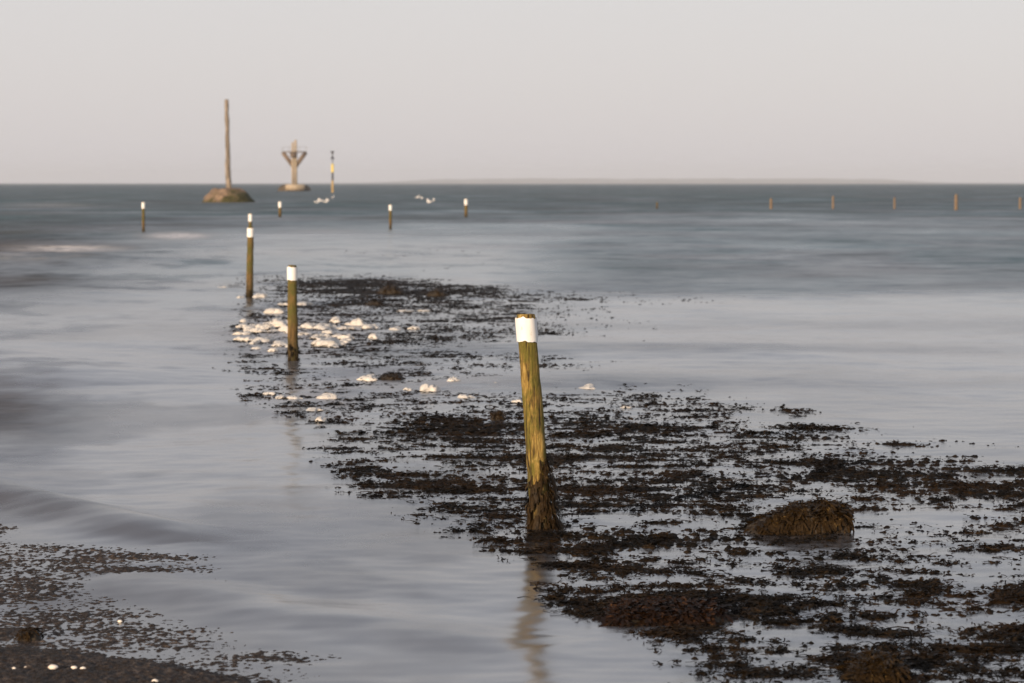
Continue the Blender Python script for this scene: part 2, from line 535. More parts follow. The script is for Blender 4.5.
RIDGES = [  # low waves running up the causeway: polyline on the photo survey, half width (m), height (m)
    ([(-60, 478), (0, 497), (70, 515), (150, 534), (185, 545)], 0.25, 0.075),
    ([(-60, 360), (0, 372), (50, 380), (85, 388)], 1.3, 0.10),
    ([(120, 582), (190, 594), (260, 610), (390, 630), (520, 650)], 0.30, 0.032),
    ([(-80, 303), (0, 300), (60, 292), (110, 286)], 2.2, 0.12),
    ([(-80, 262), (0, 264), (60, 262), (130, 255)], 5.0, 0.22),
    ([(-60, 335), (0, 340), (60, 350)], 1.2, 0.05),
    ([(500, 385), (620, 380), (740, 385)], 1.0, 0.035),
    ([(600, 349), (700, 352), (830, 350)], 1.6, 0.04),
]


def wave_height(x, y, crest_only=False):
    h = np.zeros_like(x)
    sh = 1 - smooth(-0.15, 0.35, shore_dist(x, y))
    for pts, w, a in RIDGES:
        P = [ground(*p) for p in pts]
        best = np.full(x.shape, 1e9); tpar = np.zeros_like(x)
        n = len(P) - 1
        for i in range(n):
            ax, ay, bx, by = P[i].x, P[i].y, P[i + 1].x, P[i + 1].y
            dx, dy = bx - ax, by - ay
            L = dx * dx + dy * dy
            t = np.clip(((x - ax) * dx + (y - ay) * dy) / L, 0, 1)
            dd = np.hypot(x - ax - t * dx, y - ay - t * dy)
            k = dd < best
            best = np.where(k, dd, best); tpar = np.where(k, (i + t) / n, tpar)
        h += a * np.exp(-(best / w) ** 2) * np.clip(1.25 - tpar ** 3 * 1.1, 0, 1) * sh
    if crest_only:
        return h
    sw = 0.020 * fbm(x * 0.55, y * 0.38, 401, 3) + 0.011 * fbm(x * 1.5, y * 1.7, 431, 3)
    return h + sw * np.clip(sh, 0.06, 1)


# ------------------------------------------------------------------ the setting: sea bed, water, causeway edge, far land
s = FAR
bed = mesh_np("sea_bed", [(-s, -s, -0.9), (s, -s, -0.9), (s, s, -0.9), (-s, s, -0.9)], [(0, 1, 2, 3)])
tag(link("sea_bed", bed, M["sand"]), kind="structure")


def build_water():
    rows_px = np.concatenate([np.linspace(960, 690, 60, endpoint=False), np.linspace(690, 300, 720, endpoint=False), np.linspace(300, 195, 240, endpoint=False),
                              183 + 12 * np.geomspace(1, 0.034, 70)])
    dist = np.array([ground(512, p).y for p in rows_px])
    dist[-1] = FAR - 20
    u = np.linspace(-1, 1, 561)
    fan = 0.205 * u + 0.55 * np.sign(u) * np.abs(u) ** 7
    X = fan[None, :] * (dist[:, None] + 3.0); Y = np.repeat(dist[:, None], len(u), 1)
    X = X + 0 * Y
    h = wave_height(X, Y) * (1 - smooth(90, 260, Y))
    px, py = survey(X, Y)
    # how choppy: open sea beyond the causeway, calm pools on the right, smooth sheet on the causeway
    band = fbm(X * 0.05, Y * 0.02, 500, 3)
    chop = 0.06 + 0.94 * smooth(45, 230, Y + 40 * band) ** 0.8
    left_sheet = smooth(560, 380, px) * smooth(225, 262, py)
    chop = chop * (1 - 0.55 * left_sheet * smooth(290, 240, py))
    chop = np.maximum(chop, 0.06 + 0.05 * left_sheet)
    chop = np.maximum(chop, 0.50 * smooth(430, 640, px) * smooth(306, 286, py + 6 * fbm(X * 0.1, Y * 0.05, 530, 2)))
    for cx, cy, rx, ry, k in ((0, 288, 110, 14, .75), (10, 262, 120, 7, .5), (-20, 240, 170, 20, .8), (-5, 415, 75, 24, .85), (40, 518, 120, 8, .25), (60, 222, 260, 6, .3), (30, 335, 60, 5, .2), (780, 350, 300, 5, .2), (620, 384, 170, 9, .18),
                              (900, 384, 200, 6, .12), (900, 325, 300, 6, .12)):
        chop = chop + k * np.exp(-((px - cx) / rx) ** 2 - ((py - cy) / ry) ** 2)
    streak = smooth(0.0, 0.30, fbm(X * 0.55, Y * 0.30, 541, 4, 0.6))
    chop = chop + streak * (0.16 * smooth(600, 420, px) + 0.05) * smooth(235, 260, py)
    wd = np.where((py > 240) & (py < 900), weed_density(X, Y), 0)
    weedy = np.clip(np.minimum(wd, 1) * smooth(-0.035, 0.004, weed_field(X, Y, wd)), 0, 1)
    shallow = smooth(60, 25, Y)
    turb = 0 * wd
    sdist = shore_dist(X, Y)
    turb = np.maximum(turb, 0.9 * smooth(-0.6, 0.3, sdist))
    turb = np.maximum(turb, 0.55 * np.clip(smooth(0.0, 0.3, fbm(X * 0.2, Y * 0.1, 520, 3)) * smooth(225, 250, py) + 1.3 * np.exp(-((py - 224) / 9) ** 2) * smooth(-0.1, 0.3, fbm(X * 0.06, Y * 0.05, 560, 3)), 0, 1.4))
    turb = np.maximum(turb, 0.9 * np.exp(-((px + 10) / 80) ** 2 - ((py - 415) / 26) ** 2))
    turb = np.maximum(turb, 0.9 * np.exp(-((px + 10) / 110) ** 2 - ((py - 285) / 22) ** 2))
    turb = np.maximum(turb, np.clip(wave_height(X, Y + 0.22, True) / 0.05, 0, 1) * 0.9 * (py > 480))
    turb = np.maximum(turb, 0.9 * np.exp(-((px + 20) / 160) ** 2 - ((py - 250) / 22) ** 2))
    foam = np.zeros_like(X)
    for cx, cy, rx, ry, k in ((70, 249, 50, 4, .75), (178, 236, 32, 3.5, .95), (20, 262, 60, 6, .35), (320, 231, 60, 3, .3), (45, 205, 40, 2, .25), (290, 333, 75, 20, .42), (420, 385, 120, 16, .2), (310, 400, 50, 16, .25)):
        foam = np.maximum(foam, 1.5 * k * np.exp(-((px - cx) / rx) ** 2 - ((py - cy) / ry) ** 2))
    V = np.stack([X, Y, h], -1).reshape(-1, 3)
    me = mesh_np("sea_water", V, grid_quads(len(dist), len(u)))
    for nm, arr in (("chop", chop), ("foam", foam), ("turb", turb), ("weedy", weedy), ("shallow", shallow)):
        at = me.attributes.new(nm, 'FLOAT', 'POINT')
        at.data.foreach_set("value", np.ascontiguousarray(arr.ravel(), dtype=np.float32))
    return me


tag(link("sea_water", build_water(), M["water"]), kind="structure")


def ground_height(X, Y):
    d = shore_dist(X, Y)
    px, py = survey(X, Y)
    base = -0.034 + 0.0332 * smooth(-1.2, -0.35, d) + 0.0015 * smooth(0.4, 1.6, d)
    dry = py - np.interp(px, [-200, 0, 150, 250, 400], [642, 648, 663, 682, 705])
    base = base + 0.022 * smooth(-6, 14, dry + 4 * fbm(X * 2.5, Y * 2.5, 640, 2)) + 0.0006 * np.clip(dry, 0, 200)
    n = 0.005 * fbm(X * 2.5, Y * 4, 611, 3, 0.65) + 0.013 * fbm(X * 30, Y * 26, 622, 3, 0.7) + 0.004 * fbm(X * 1.8, Y * 1.8, 633, 2)
    base = base - 0.010 * smooth(200, 400, px)
    return base + n


def build_causeway():
    ys = np.concatenate([np.linspace(3.0, 8.8, 60, endpoint=False), np.linspace(8.8, 15.5, 760)])
    xs = np.concatenate([np.linspace(-9, -3.2, 60, endpoint=False), np.linspace(-3.2, 0.6, 760)])
    X, Y = np.meshgrid(xs, ys)
    z = ground_height(X, Y)
    V = np.stack([X, Y, z], -1).reshape(-1, 3)
    keep = (z[:-1, :-1] > -0.035)
    q = grid_quads(len(ys), len(xs), keep)
    V, q = compact(V, q)
    return mesh_np("ground", V, q)


tag(link("ground", build_causeway(), M["gravel"]), kind="structure")


def build_land():
    xs = np.linspace(-900, 2100, 260)
    V, Q = [], []
    D = 11200.0
    for i, x in enumerate(xs):
        env = float(smooth(-700, -100, x) * (1 - smooth(1350, 1800, x)))
        top = 2 + 22 * env * (0.75 + 0.25 * float(fbm(np.array([x * 0.004]), np.array([0.3]), 700, 3)[0]) + 0.12 * float(fbm(np.array([x * 0.03]), np.array([3.3]), 710, 3)[0]))
        for yy, zz in ((D, -0.9), (D + 20, top * 0.7), (D + 120, top), (D + 300, top * 0.9), (D + 520, -0.9)):
            V.append((x, yy, zz))
    for i in range(len(xs) - 1):
        for k in range(4):
            a = i * 5 + k
            Q.append((a, a + 5, a + 6, a + 1))
    return mesh_np("hills", V, Q)


tag(link("hills", build_land(), M["land"]), kind="structure")

# haze between the camera and the far shore
hz_v, hz_q = box_arrays(0, 0, 22.0, 2 * FAR + 200, 2 * FAR + 200, 48.0)
hz = NT("sea_haze")
pv = hz.n("ShaderNodeVolumePrincipled")
pv.inputs["Color"].default_value = (0.84, 0.90, 0.99, 1)
pv.inputs["Density"].default_value = 0.00011
pv.inputs["Anisotropy"].default_value = 0.0
hz.l(pv.outputs[0], hz.out.inputs["Volume"])
tag(link("haze", mesh_np("haze", hz_v, hz_q, smooth_shade=False), hz.m), kind="stuff")

# ------------------------------------------------------------------ seaweed bed (stuff)


def blades(P, count, length, width, lift, seed, sprawl=1.0):
    """forked weed fronds: each a bent strip of two quads, rooted at points P."""
    r_ = np.random.default_rng(seed)
    n = len(P) * count
    root = np.repeat(P, count, 0) + np.c_[r_.normal(0, 0.02 * sprawl, n), r_.normal(0, 0.03 * sprawl, n), np.zeros(n)]
    a = r_.uniform(0, 2 * math.pi, n)
    L = length * r_.uniform(0.5, 1.3, n) * np.repeat(1.0 if np.isscalar(length) else 1.0, n)
    W = width * r_.uniform(0.6, 1.4, n)
    e = lift * r_.uniform(0.1, 1.3, n)
    dirh = np.c_[np.cos(a), np.sin(a), np.zeros(n)]
    side = np.c_[-np.sin(a), np.cos(a), r_.uniform(-.6, .6, n)]
    up = np.array([0, 0, 1.0])
    m = root + dirh * (L * 0.5 * np.cos(e))[:, None] + up * (L * 0.5 * np.sin(e))[:, None]
    tip = m + dirh * (L * 0.5)[:, None] * np.cos(e * 0.3)[:, None] + up * (L * 0.5 * np.sin(e * 0.3 - 0.15))[:, None]
    wv = side * (W / 2)[:, None]
    V = np.stack([root - wv * 0.5, root + wv * 0.5, m + wv, m - wv, tip + wv * 1.3, tip - wv * 1.3], 1).reshape(-1, 3)
    b = np.arange(n)[:, None] * 6
    Q = np.concatenate([b + np.array([[0, 1, 2, 3]]), b + np.array([[3, 2, 4, 5]])], 0)
    return V, Q


def build_weed():
    rows_px = np.concatenate([np.linspace(760, 440, 900, endpoint=False), np.linspace(440, 250, 380)])
    dist = np.array([ground(512, p).y for p in rows_px])
    u = np.linspace(-0.125, 0.23, 820)
    X = u[None, :] * dist[:, None]; Y = np.repeat(dist[:, None], len(u), 1)
    h = weed_field(X, Y)
    z = h + 0.5 * wave_height(X, Y)
    V = np.stack([X, Y, z], -1).reshape(-1, 3)
    keep = (np.maximum.reduce([h[:-1, :-1], h[1:, :-1], h[:-1, 1:], h[1:, 1:]]) > -0.004)
    q = grid_quads(len(dist), len(u), keep)
    V, q = compact(V, q)
    # fronds
    n = 420000
    py = 250 + (760 - 250) * rng.random(n) ** 0.8
    dd = CAM_H / np.tan(np.arctan((py - 341.5) / FPX) + TILT)
    xx = (rng.uniform(-0.125, 0.23, n)) * dd
    dd = dd * (1 + rng.normal(0, 0.002, n))
    hh = weed_field(xx, dd)
    ok = hh > (0.001 + 0.010 * rng.random(n))
    xx, dd, hh = xx[ok], dd[ok], hh[ok]
    k = 60000
    if len(xx) > k:
        xx, dd, hh = xx[:k], dd[:k], hh[:k]
    P = np.c_[xx, dd, np.maximum(hh - 0.002, -0.002)]
    near = dd < 19
    V1, Q1 = blades(P[near], 3, 0.030, 0.007, 0.55, 91)
    V2, Q2 = blades(P[~near], 2, 0.05, 0.014, 0.4, 92, 1.5)
    # long limp strands trailing on the surface
    st = P[(hh > 0.002) & (dd < 26)][::3].copy(); st[:, 2] = np.maximum(st[:, 2], 0.0) + 0.004
    V3, Q3 = blades(st, 1, 0.075, 0.006, 0.12, 93, 1.0)
    Vn = np.concatenate([V, V1, V2, V3]); Qn = np.concatenate([q, Q1 + len(V), Q2 + len(V) + len(V1), Q3 + len(V) + len(V1) + len(V2)])
    return mesh_np("seaweed", Vn, Qn)


tag(link("seaweed", build_weed(), M["weed"]), "dark brown seaweed lying in ragged mats on the shallow water", "seaweed", kind="stuff")

# ------------------------------------------------------------------ posts


def fray(me, amount, scale, seed):
    n = len(me.vertices); co = np.empty(n * 3, dtype=np.float32); me.vertices.foreach_get("co", co); co = co.reshape(-1, 3)
    for ax in range(3):
        co[:, ax] += amount * fbm(co[:, 0] * scale + co[:, 2] * scale * 0.7 + ax * 9.1, co[:, 1] * scale + co[:, 2] * scale * 0.5, seed + ax, 3)
    me.vertices.foreach_set("co", co.ravel()); me.update()


def skirt(radius, height, count, seed, lean=(0, 0), bias=(0, 0), length=0.055, width=0.0085):
    """weed hanging round the foot of a post."""
    r_ = np.random.default_rng(seed)
    V, Q = [], []
    for k in range(count):
        a = r_.uniform(0, 2 * math.pi)
        z = height * r_.random() ** 1.1 * (1 + 0.35 * (math.cos(a) * bias[0] + math.sin(a) * bias[1]))
        rr = radius * (1 + (0.10 + 0.22 * (1 - z / (height * 1.4))) * r_.random())
        rr *= 1 + 0.45 * max(0, math.cos(a) * bias[0] + math.sin(a) * bias[1]) * (1 - 0.6 * z / height)
        f_ = 0.25 + 0.75 * min(1.0, max(0.0, math.cos(a) * bias[0] + math.sin(a) * bias[1]) + 0.15)
        if math.sin(3.1 * a + 31 * z + seed) + math.sin(5.3 * a - 47 * z) + 0.6 * math.cos(a) * bias[0] < -1.1 + 1.2 * z / height: continue
        c = Vector((rr * math.cos(a) + lean[0] * z, rr * math.sin(a) + lean[1] * z, z))
        t = Vector((-math.sin(a), math.cos(a), r_.uniform(-.4, .4))) * (width * r_.uniform(.6, 1.4) / 2)
        out = Vector((math.cos(a), math.sin(a), 0))
        L = length * r_.uniform(.5, 1.3)
        p0 = c - out * radius * 0.12
        p1 = c + out * f_ * (0.022 * r_.random() + 0.004) - Vector((0, 0, L * 0.5))
        p2 = p1 + out * f_ * r_.uniform(-0.006, 0.014) - Vector((0, 0, L * 0.5))
        for p in (p1, p2):
            if p.z < -0.01: p.z = -0.01 + r_.uniform(0, .012)
        b = len(V)
        V += [p0 - t * .6, p0 + t * .6, p1 + t, p1 - t, p2 + t * .8, p2 - t * .8]
        Q += [(b, b + 1, b + 2, b + 3), (b + 3, b + 2, b + 4, b + 5)]
    return [tuple(v) for v in V], Q


def make_post(name, top, base, cap_px, label, wood, weed=0.0, r_top=None, group="white-topped marker posts", cat="post", seed=0, seg=22, base_w=None, bias=(0.4, -0.3), band_label=None):
    g = ground(*base)
    mpp = g.y / FPX
    H = (base[1] - top[1]) * mpp
    lean = ((top[0] - base[0]) * mpp / H, 0.0)
    root = link(name, None, loc=g)
    tag(root, label, cat, group)
    r0 = (base_w if base_w else r_top) or 0.05
    rt = r_top or r0
    prof = []
    nn = 26
    for i in range(nn):
        t = i / (nn - 1)
        z = -0.25 + (H + 0.25) * t
        prof.append((rt + (r0 - rt) * (1 - t) ** 1.2, z))
    prof[-1] = (prof[-1][0] * 0.95, H)
    # lean measured from the waterline
    v, q, ts = lathe(prof, seg, lean, 0.018, seed)
    v = [(a - lean[0] * 0.25 * 0 + lean[0] * (-0.25), b, c) for a, b, c in v]
    me = mesh_np("post", v, q, ts); fray(me, 0.006, 14, 800 + seed)
    link("post", me, wood, root)
    if cap_px > 0:
        ch = cap_px * mpp
        rim = min(0.016, ch * 0.16)
        pr = []
        for i in range(7):
            t = i / 6
            z = H - ch + (ch - rim) * t
            pr.append((rt * 1.05 + 0.005, z))
        v, q, ts = lathe(pr, seg * 2, lean, 0.014, seed, cap=False)
        v = np.array(v); off = lean[0] * pr[0][1]
        v[:, 0] += off
        # worn, uneven upper and lower edges
        ang = np.arctan2(v[:, 1], v[:, 0] - lean[0] * v[:, 2])
        j = np.array([math.sin(3 * a + seed) * .35 + math.sin(7 * a + 2 * seed) * .3 + math.sin(13 * a) * .2 for a in ang])
        v[-seg * 2:, 2] += j[-seg * 2:] * rim * 0.6
        v[:seg * 2, 2] += j[:seg * 2] * rim * 0.5
        me = mesh_np("white_band", v, q)
        o = link("white_band", me, M["white"], root)
        if band_label: o["label"] = band_label
    if weed > 0:
        v, q = skirt(r0 * 0.98, weed, int(1300 if H * 1.0 / mpp > 150 else 120), 50 + seed, lean, bias)
        link("seaweed_skirt", mesh_np("seaweed_skirt", v, q), M["weed_gold"] if seed == 1 else M["weed"], root)
    return root


make_post("marker_post", (525.5, 313), (542, 528), 27, "tall leaning yellow-green wooden post with bright white top, nearest in the seaweed", M["wood"], 0.30, 0.046, seed=1, seg=28, base_w=0.056, bias=(0.9, -0.25))
make_post("marker_post", (292.5, 265), (293, 361), 15, "upright olive post with white band standing among the cream foam clumps", M["wood_dark"], 0.17, 0.043, seed=2, base_w=0.055, bias=(0.1, -.2))
make_post("marker_post", (251, 227), (249.5, 297), 10, "brown post with white top at the far seaweed edge, left of the foam drift", M["wood_dark"], 0.10, 0.046, seed=3, base_w=0.057)
make_post("marker_post", (250.5, 213.5), (250.3, 243), 8, "thin white-topped post peeking out directly above the brown post", M["wood_dark"], 0, 0.048, seed=4)
make_post("marker_post", (143.5, 202), (143.5, 232), 6.5, "lone dark post with white top standing left of the stone mound", M["wood_dark"], 0, 0.050, seed=5)
make_post("marker_post", (280, 201.5), (280, 217), 6, "short dark post with white top between stone mound and timber tower", M["wood_dark"], 0, 0.075, seed=6)
make_post("marker_post", (390.5, 204.5), (390.5, 229), 6, "slim dark post with white top, between the sea mark and the four birds", M["wood_dark"], 0, 0.052, seed=7)
make_post("marker_post", (466, 199), (466, 217), 6, "slim dark post with white top standing alone right of the floating birds", M["wood_dark"], 0, 0.078, seed=8)
for i, (px_, tp, bs, lab, mt, rr) in enumerate((
        (657, 202, 209, "short dark green stake far out, leftmost of the stake row", "wood_dark", 0.10),
        (771, 198.5, 209, "short pinkish orange stake far out, second from left of the stake row", "wood_orange", 0.17),
        (833, 196, 209, "slender pale orange stake far out, between a pinkish stake and a dull one", "wood_orange", 0.13),
        (894.5, 197.5, 209, "dull brown stake far out, just left of the brightest orange stake", "wood_orange", 0.12),
        (956, 194.5, 210, "brightest and widest orange stake of the far row on the sea", "wood_orange", 0.20),
        (1020, 197.5, 209, "dull orange stake at the right edge of the far row", "wood_orange", 0.15))):
    make_post("wooden_stake", (px_, tp), (px_, bs), 0, lab, M[mt], 0, rr * 0.5, group="bare stakes in a row far out on the sea", cat="stake", seed=20 + i, seg=12, base_w=rr * 0.6)

# ------------------------------------------------------------------ stone mound with tall pole
g = ground(228, 202.3); mp = g.y / FPX
beacon = link("beacon", None, loc=g)
tag(beacon, "tall bare timber pole standing on a sloping stone mound in the sea", "beacon")
Hm = 13.6 * mp
prof = [(27 * mp, -0.5), (26 * mp, 0.0), (24.6 * mp, 0.18 * Hm), (21.5 * mp, 0.48 * Hm), (18.3 * mp, 0.76 * Hm), (16 * mp, 0.93 * Hm), (13 * mp, 1.0 * Hm), (6 * mp, 1.03 * Hm)]
fine_prof = []
for i in range(len(prof) - 1):
    for k in range(4):
        t = k / 4
        fine_prof.append((prof[i][0] * (1 - t) + prof[i + 1][0] * t, prof[i][1] * (1 - t) + prof[i + 1][1] * t))
fine_prof.append(prof[-1])
v, q, ts = lathe(fine_prof, 60, (0, 0), 0.02, 3)
me = mesh_np("stone_mound", v, q, ts); fray(me, 0.16, 1.6, 900)
link("stone_mound", me, M["stone"], beacon)
pH = (190 - 100.5) * mp
prof = []
for i in range(30):
    t = i / 29
    prof.append((mp * (2.75 - 0.9 * t) * (1 + 0.05 * math.sin(9 * t)), Hm * 0.95 + pH * t))
v, q, ts = lathe(prof, 18, (-1.6 * mp / pH, 0), 0.05, 9)
me = mesh_np("pole", v, q, ts); fray(me, 0.10, 1.1, 920)
o = link("pole", me, M["wood_pale"], beacon); o.location = (0.6 * mp, 0, 0)

# ------------------------------------------------------------------ timber refuge tower
g = ground(294.5, 191.0); mp = g.y / FPX
tw = link("refuge_tower", None, loc=g)
tag(tw, "pale refuge tower with a forked funnel-shaped head on a low stone base", "tower")
v, q, ts = lathe([(18 * mp, -0.5), (17.3 * mp, 0.0), (15.6 * mp, 2.6 * mp), (13 * mp, 5.4 * mp), (10 * mp, 6.4 * mp)], 40, (0, 0), 0.03, 5)
me = mesh_np("stone_base", v, q, ts); fray(me, 0.16, 1.2, 940)
link("stone_base", me, M["stone_dark"], tw)
v, q = box_arrays(1.8 * mp, -8 * mp, 3.9 * mp, 18.5 * mp, 19 * mp, 5.4 * mp)
link("plinth", mesh_np("plinth", v, q, smooth_shade=False), M["concrete"], tw)
for sx in (-1, 1):
    for sy in (-1, 1):
        v, q = bar_arrays((sx * 1.45 * mp, sy * 1.5 * mp, 5.8 * mp), (sx * 1.45 * mp, sy * 1.5 * mp, (51 if sx > 0 else 48.5) * mp if sy < 0 else 40 * mp), 2.3 * mp, 2.0 * mp)
        link("mast_post", mesh_np("mast_post", v, q, smooth_shade=False), M["concrete"], tw)
for z in (12, 17, 22, 26):
    v, q = box_arrays(0, 0, z * mp, 2.6 * mp, 2.6 * mp, 1.1 * mp)
    link("crosspiece", mesh_np("crosspiece", v, q, smooth_shade=False), M["wood_pale"], tw)
for k in range(3):
    a = math.radians(90 * k)
    rx, ry = 11.4 * mp * math.cos(a), 11.4 * mp * math.sin(a)
    v, q = bar_arrays((rx * 0.1, ry * 0.1, 24.5 * mp), (rx, ry, 38.4 * mp), 3.0 * mp, 4.0 * mp)
    link("strut", mesh_np("strut", v, q, smooth_shade=False), M["timber"] if k % 2 == 0 else M["concrete"], tw)  # side arms dark, back arm pale: shaded and lit tone put into the material
parts = []
R8 = 11.6 * mp / math.cos(math.radians(22.5))
cor = lambda k, f, z: (R8 * f * math.cos(math.radians(22.5 + 45 * k)), R8 * f * math.sin(math.radians(22.5 + 45 * k)), z)
for k in range(8):
    for f, z in ((1.0, 38.9),):
        parts.append(bar_arrays(cor(k, f, z * mp), cor(k + 1, f, z * mp), 0.9 * mp, 0.9 * mp))
v, q = merge(parts)
link("cage_rail", mesh_np("cage_rail", v, q, smooth_shade=False), M["timber"], tw)
v, q = box_arrays(-0.6 * mp, -2.2 * mp, 36.0 * mp, 6.6 * mp, 7.4 * mp, 4.6 * mp)
link("platform", mesh_np("platform", v, q, smooth_shade=False), M["timber"], tw)
parts = []
for k in range(8):
    parts.append(bar_arrays(cor(k, 1.0, 39 * mp), cor(k, 1.02, 44 * mp), 0.16 * mp, 0.16 * mp))
    parts.append(bar_arrays(cor(k, 1.02, 43.9 * mp), cor(k + 1, 1.02, 43.9 * mp), 0.12 * mp, 0.12 * mp))
v, q = merge(parts)
link("guard_rail", mesh_np("guard_rail", v, q, smooth_shade=False), M["wood_pale"], tw)

# ------------------------------------------------------------------ cardinal sea mark
g = ground(332.6, 192.6); mp = g.y / FPX
cm = link("sea_mark", None, loc=g)
tag(cm, "slim yellow and black sea mark topped by two black cones", "sea mark")
for nm, z0, z1, r, mt in (("lower_pole", -0.4, 12.2, 1.0, "yellow_dull"), ("black_band", 12.2, 20.2, 1.0, "black"), ("upper_pole", 20.2, 28.5, 1.15, "yellow"), ("topmark_rod", 28.5, 40.5, 0.35, "black")):
    zz0 = z0 if z0 < 0 else z0 * mp
    v, q, ts = lathe([(r * mp, zz0), (r * mp, z1 * mp)], 16)
    link(nm, mesh_np(nm, v, q, ts, smooth_shade=False), M[mt], cm)
for z0, z1, r0, r1 in ((33.2, 37.0, 2.0, 0.3), (37.6, 41.4, 0.3, 2.0)):
    v, q, ts = lathe([(r0 * mp, z0 * mp), (r1 * mp, z1 * mp)], 18)
    link("topmark_cone", mesh_np("topmark_cone", v, q, ts, smooth_shade=False), M["black"], cm)

# ------------------------------------------------------------------ floating birds


def ellipsoid(cx, cy, cz, rx, ry, rz, seg=14, rings=9, taper=0.0):
    V, Q = [], []
    for i in range(rings + 1):
        th = math.pi * i / rings
        for k in range(seg):
            a = 2 * math.pi * k / seg
            x = -math.cos(th)
            f = 1 - taper * max(0, -x)
            V.append((cx + rx * x, cy + ry * f * math.sin(th) * math.cos(a), cz + rz * f * math.sin(th) * math.sin(a) + taper * 0.5 * rz * max(0, -x)))
    for i in range(rings):
        for k in range(seg):
            Q.append((i * seg + k, i * seg + (k + 1) % seg, (i + 1) * seg + (k + 1) % seg, (i + 1) * seg + k))
    return V, Q


def make_bird():
    v1, q1 = ellipsoid(0, 0, 0.075, 0.235, 0.115, 0.105, taper=0.55)
    # neck and head grown forward and up from the chest
    v2, q2 = ellipsoid(0.155, 0, 0.165, 0.055, 0.05, 0.105)
    v3, q3 = ellipsoid(0.185, 0, 0.255, 0.068, 0.05, 0.052)
    me = mesh_np("bird", *merge([(v1, q1), (v2, q2), (v3, q3)]))
    rm = None
    o = link("bird", me, M["feather"])
    md = o.modifiers.new("one_skin", 'REMESH'); md.mode = 'VOXEL'; md.voxel_size = 0.014; md.use_smooth_shade = True
    for sy in (-1, 1):
        v, q = ellipsoid(-0.06, sy * 0.085, 0.115, 0.20, 0.035, 0.058, taper=0.6)
        link("wing", mesh_np("wing", v, q), M["feather_grey"], o)
    v, q, ts = lathe([(0.016, 0.0), (0.011, 0.03), (0.002, 0.062)], 8)
    v = [(c + 0.245, b, 0.25 - a) for a, b, c in v]
    link("bill", mesh_np("bill", v, q, ts), M["bill"], o)
    return o


proto = make_bird()
birds = [(316.5, 203, 20, 1.0, "white bird afloat at the left end of the raft of five near the sea mark"),
         (321, 201.5, 190, 1.1, "white bird afloat second from left in the raft of five near the sea mark"),
         (325.5, 202.5, 10, 1.1, "white bird afloat in the middle of the raft of five near the sea mark"),
         (328, 200.8, 200, 0.8, "small white bird afloat second from right in the raft of five"),
         (332.8, 198.5, 60, 1.15, "white bird afloat directly below the sea mark"),
         (417.3, 198, 15, 1.1, "white bird afloat at the left of four birds in open water"),
         (422, 198.6, 170, 0.8, "smallest of the four white birds afloat in open water"),
         (430, 202.8, 185, 1.2, "largest and lowest of the four white birds afloat in open water"),
         (434, 201, 100, 1.0, "white bird afloat at the right of four birds in open water")]
for i, (bx, by, rz, sc, lab) in enumerate(birds):
    if i == 0:
        o = proto
    else:
        o = proto.copy(); scene.collection.objects.link(o)
        for chd in list(proto.children):
            c = chd.copy(); scene.collection.objects.link(c); c.parent = o
    o.location = ground(bx, by); o.rotation_euler = (0, 0, math.radians(rz)); o.scale = (0.95 * sc,) * 3
    tag(o, lab, "bird", "white birds floating far out")

# ------------------------------------------------------------------ foam clumps


def make_foam(w, h, dpt, seed):
    r_ = np.random.default_rng(seed)
    seg, rings = 26, 9
    V, Q = [], []
    ph = r_.uniform(0, 6.28, 5)
    sk = r_.uniform(-0.35, 0.35)
    for i in range(rings + 1):
        t = i / rings                       # 0 rim .. 1 top
        for k in range(seg):
            a = 2 * math.pi * k / seg
            e = 1 + 0.16 * math.sin(2 * a + ph[0]) + 0.13 * math.sin(3 * a + ph[1]) + 0.09 * math.sin(5 * a + ph[2])
            rr = math.cos(t * math.pi / 2) ** 0.75
            x = 0.5 * w * rr * e * math.cos(a) + sk * w * 0.4 * t; y = 0.5 * dpt * rr * e * math.sin(a)
            z = -0.012 + (h + 0.012) * math.sin(t * math.pi / 2) ** 0.9
            V.append((x, y, z))
    for i in range(rings):
        for k in range(seg):
            Q.append((i * seg + k, i * seg + (k + 1) % seg, (i + 1) * seg + (k + 1) % seg, (i + 1) * seg + k))
    v = np.array(V)
    n = fbm(v[:, 0] * 16 + seed, v[:, 1] * 16 + v[:, 2] * 21, 1000 + seed % 50, 3)
    n2 = fbm(v[:, 0] * 45 + seed, v[:, 1] * 45 + v[:, 2] * 50, 1100 + seed % 50, 2)
    up = np.clip((v[:, 2] + 0.012) / (h + 0.012), 0, 1)
    v[:, 2] += (0.75 * h * n + 0.30 * h * n2) * up
    v[:, 0] += 0.16 * w * n2; v[:, 1] += 0.2 * dpt * n
    return mesh_np("foam_clump", v, Q)


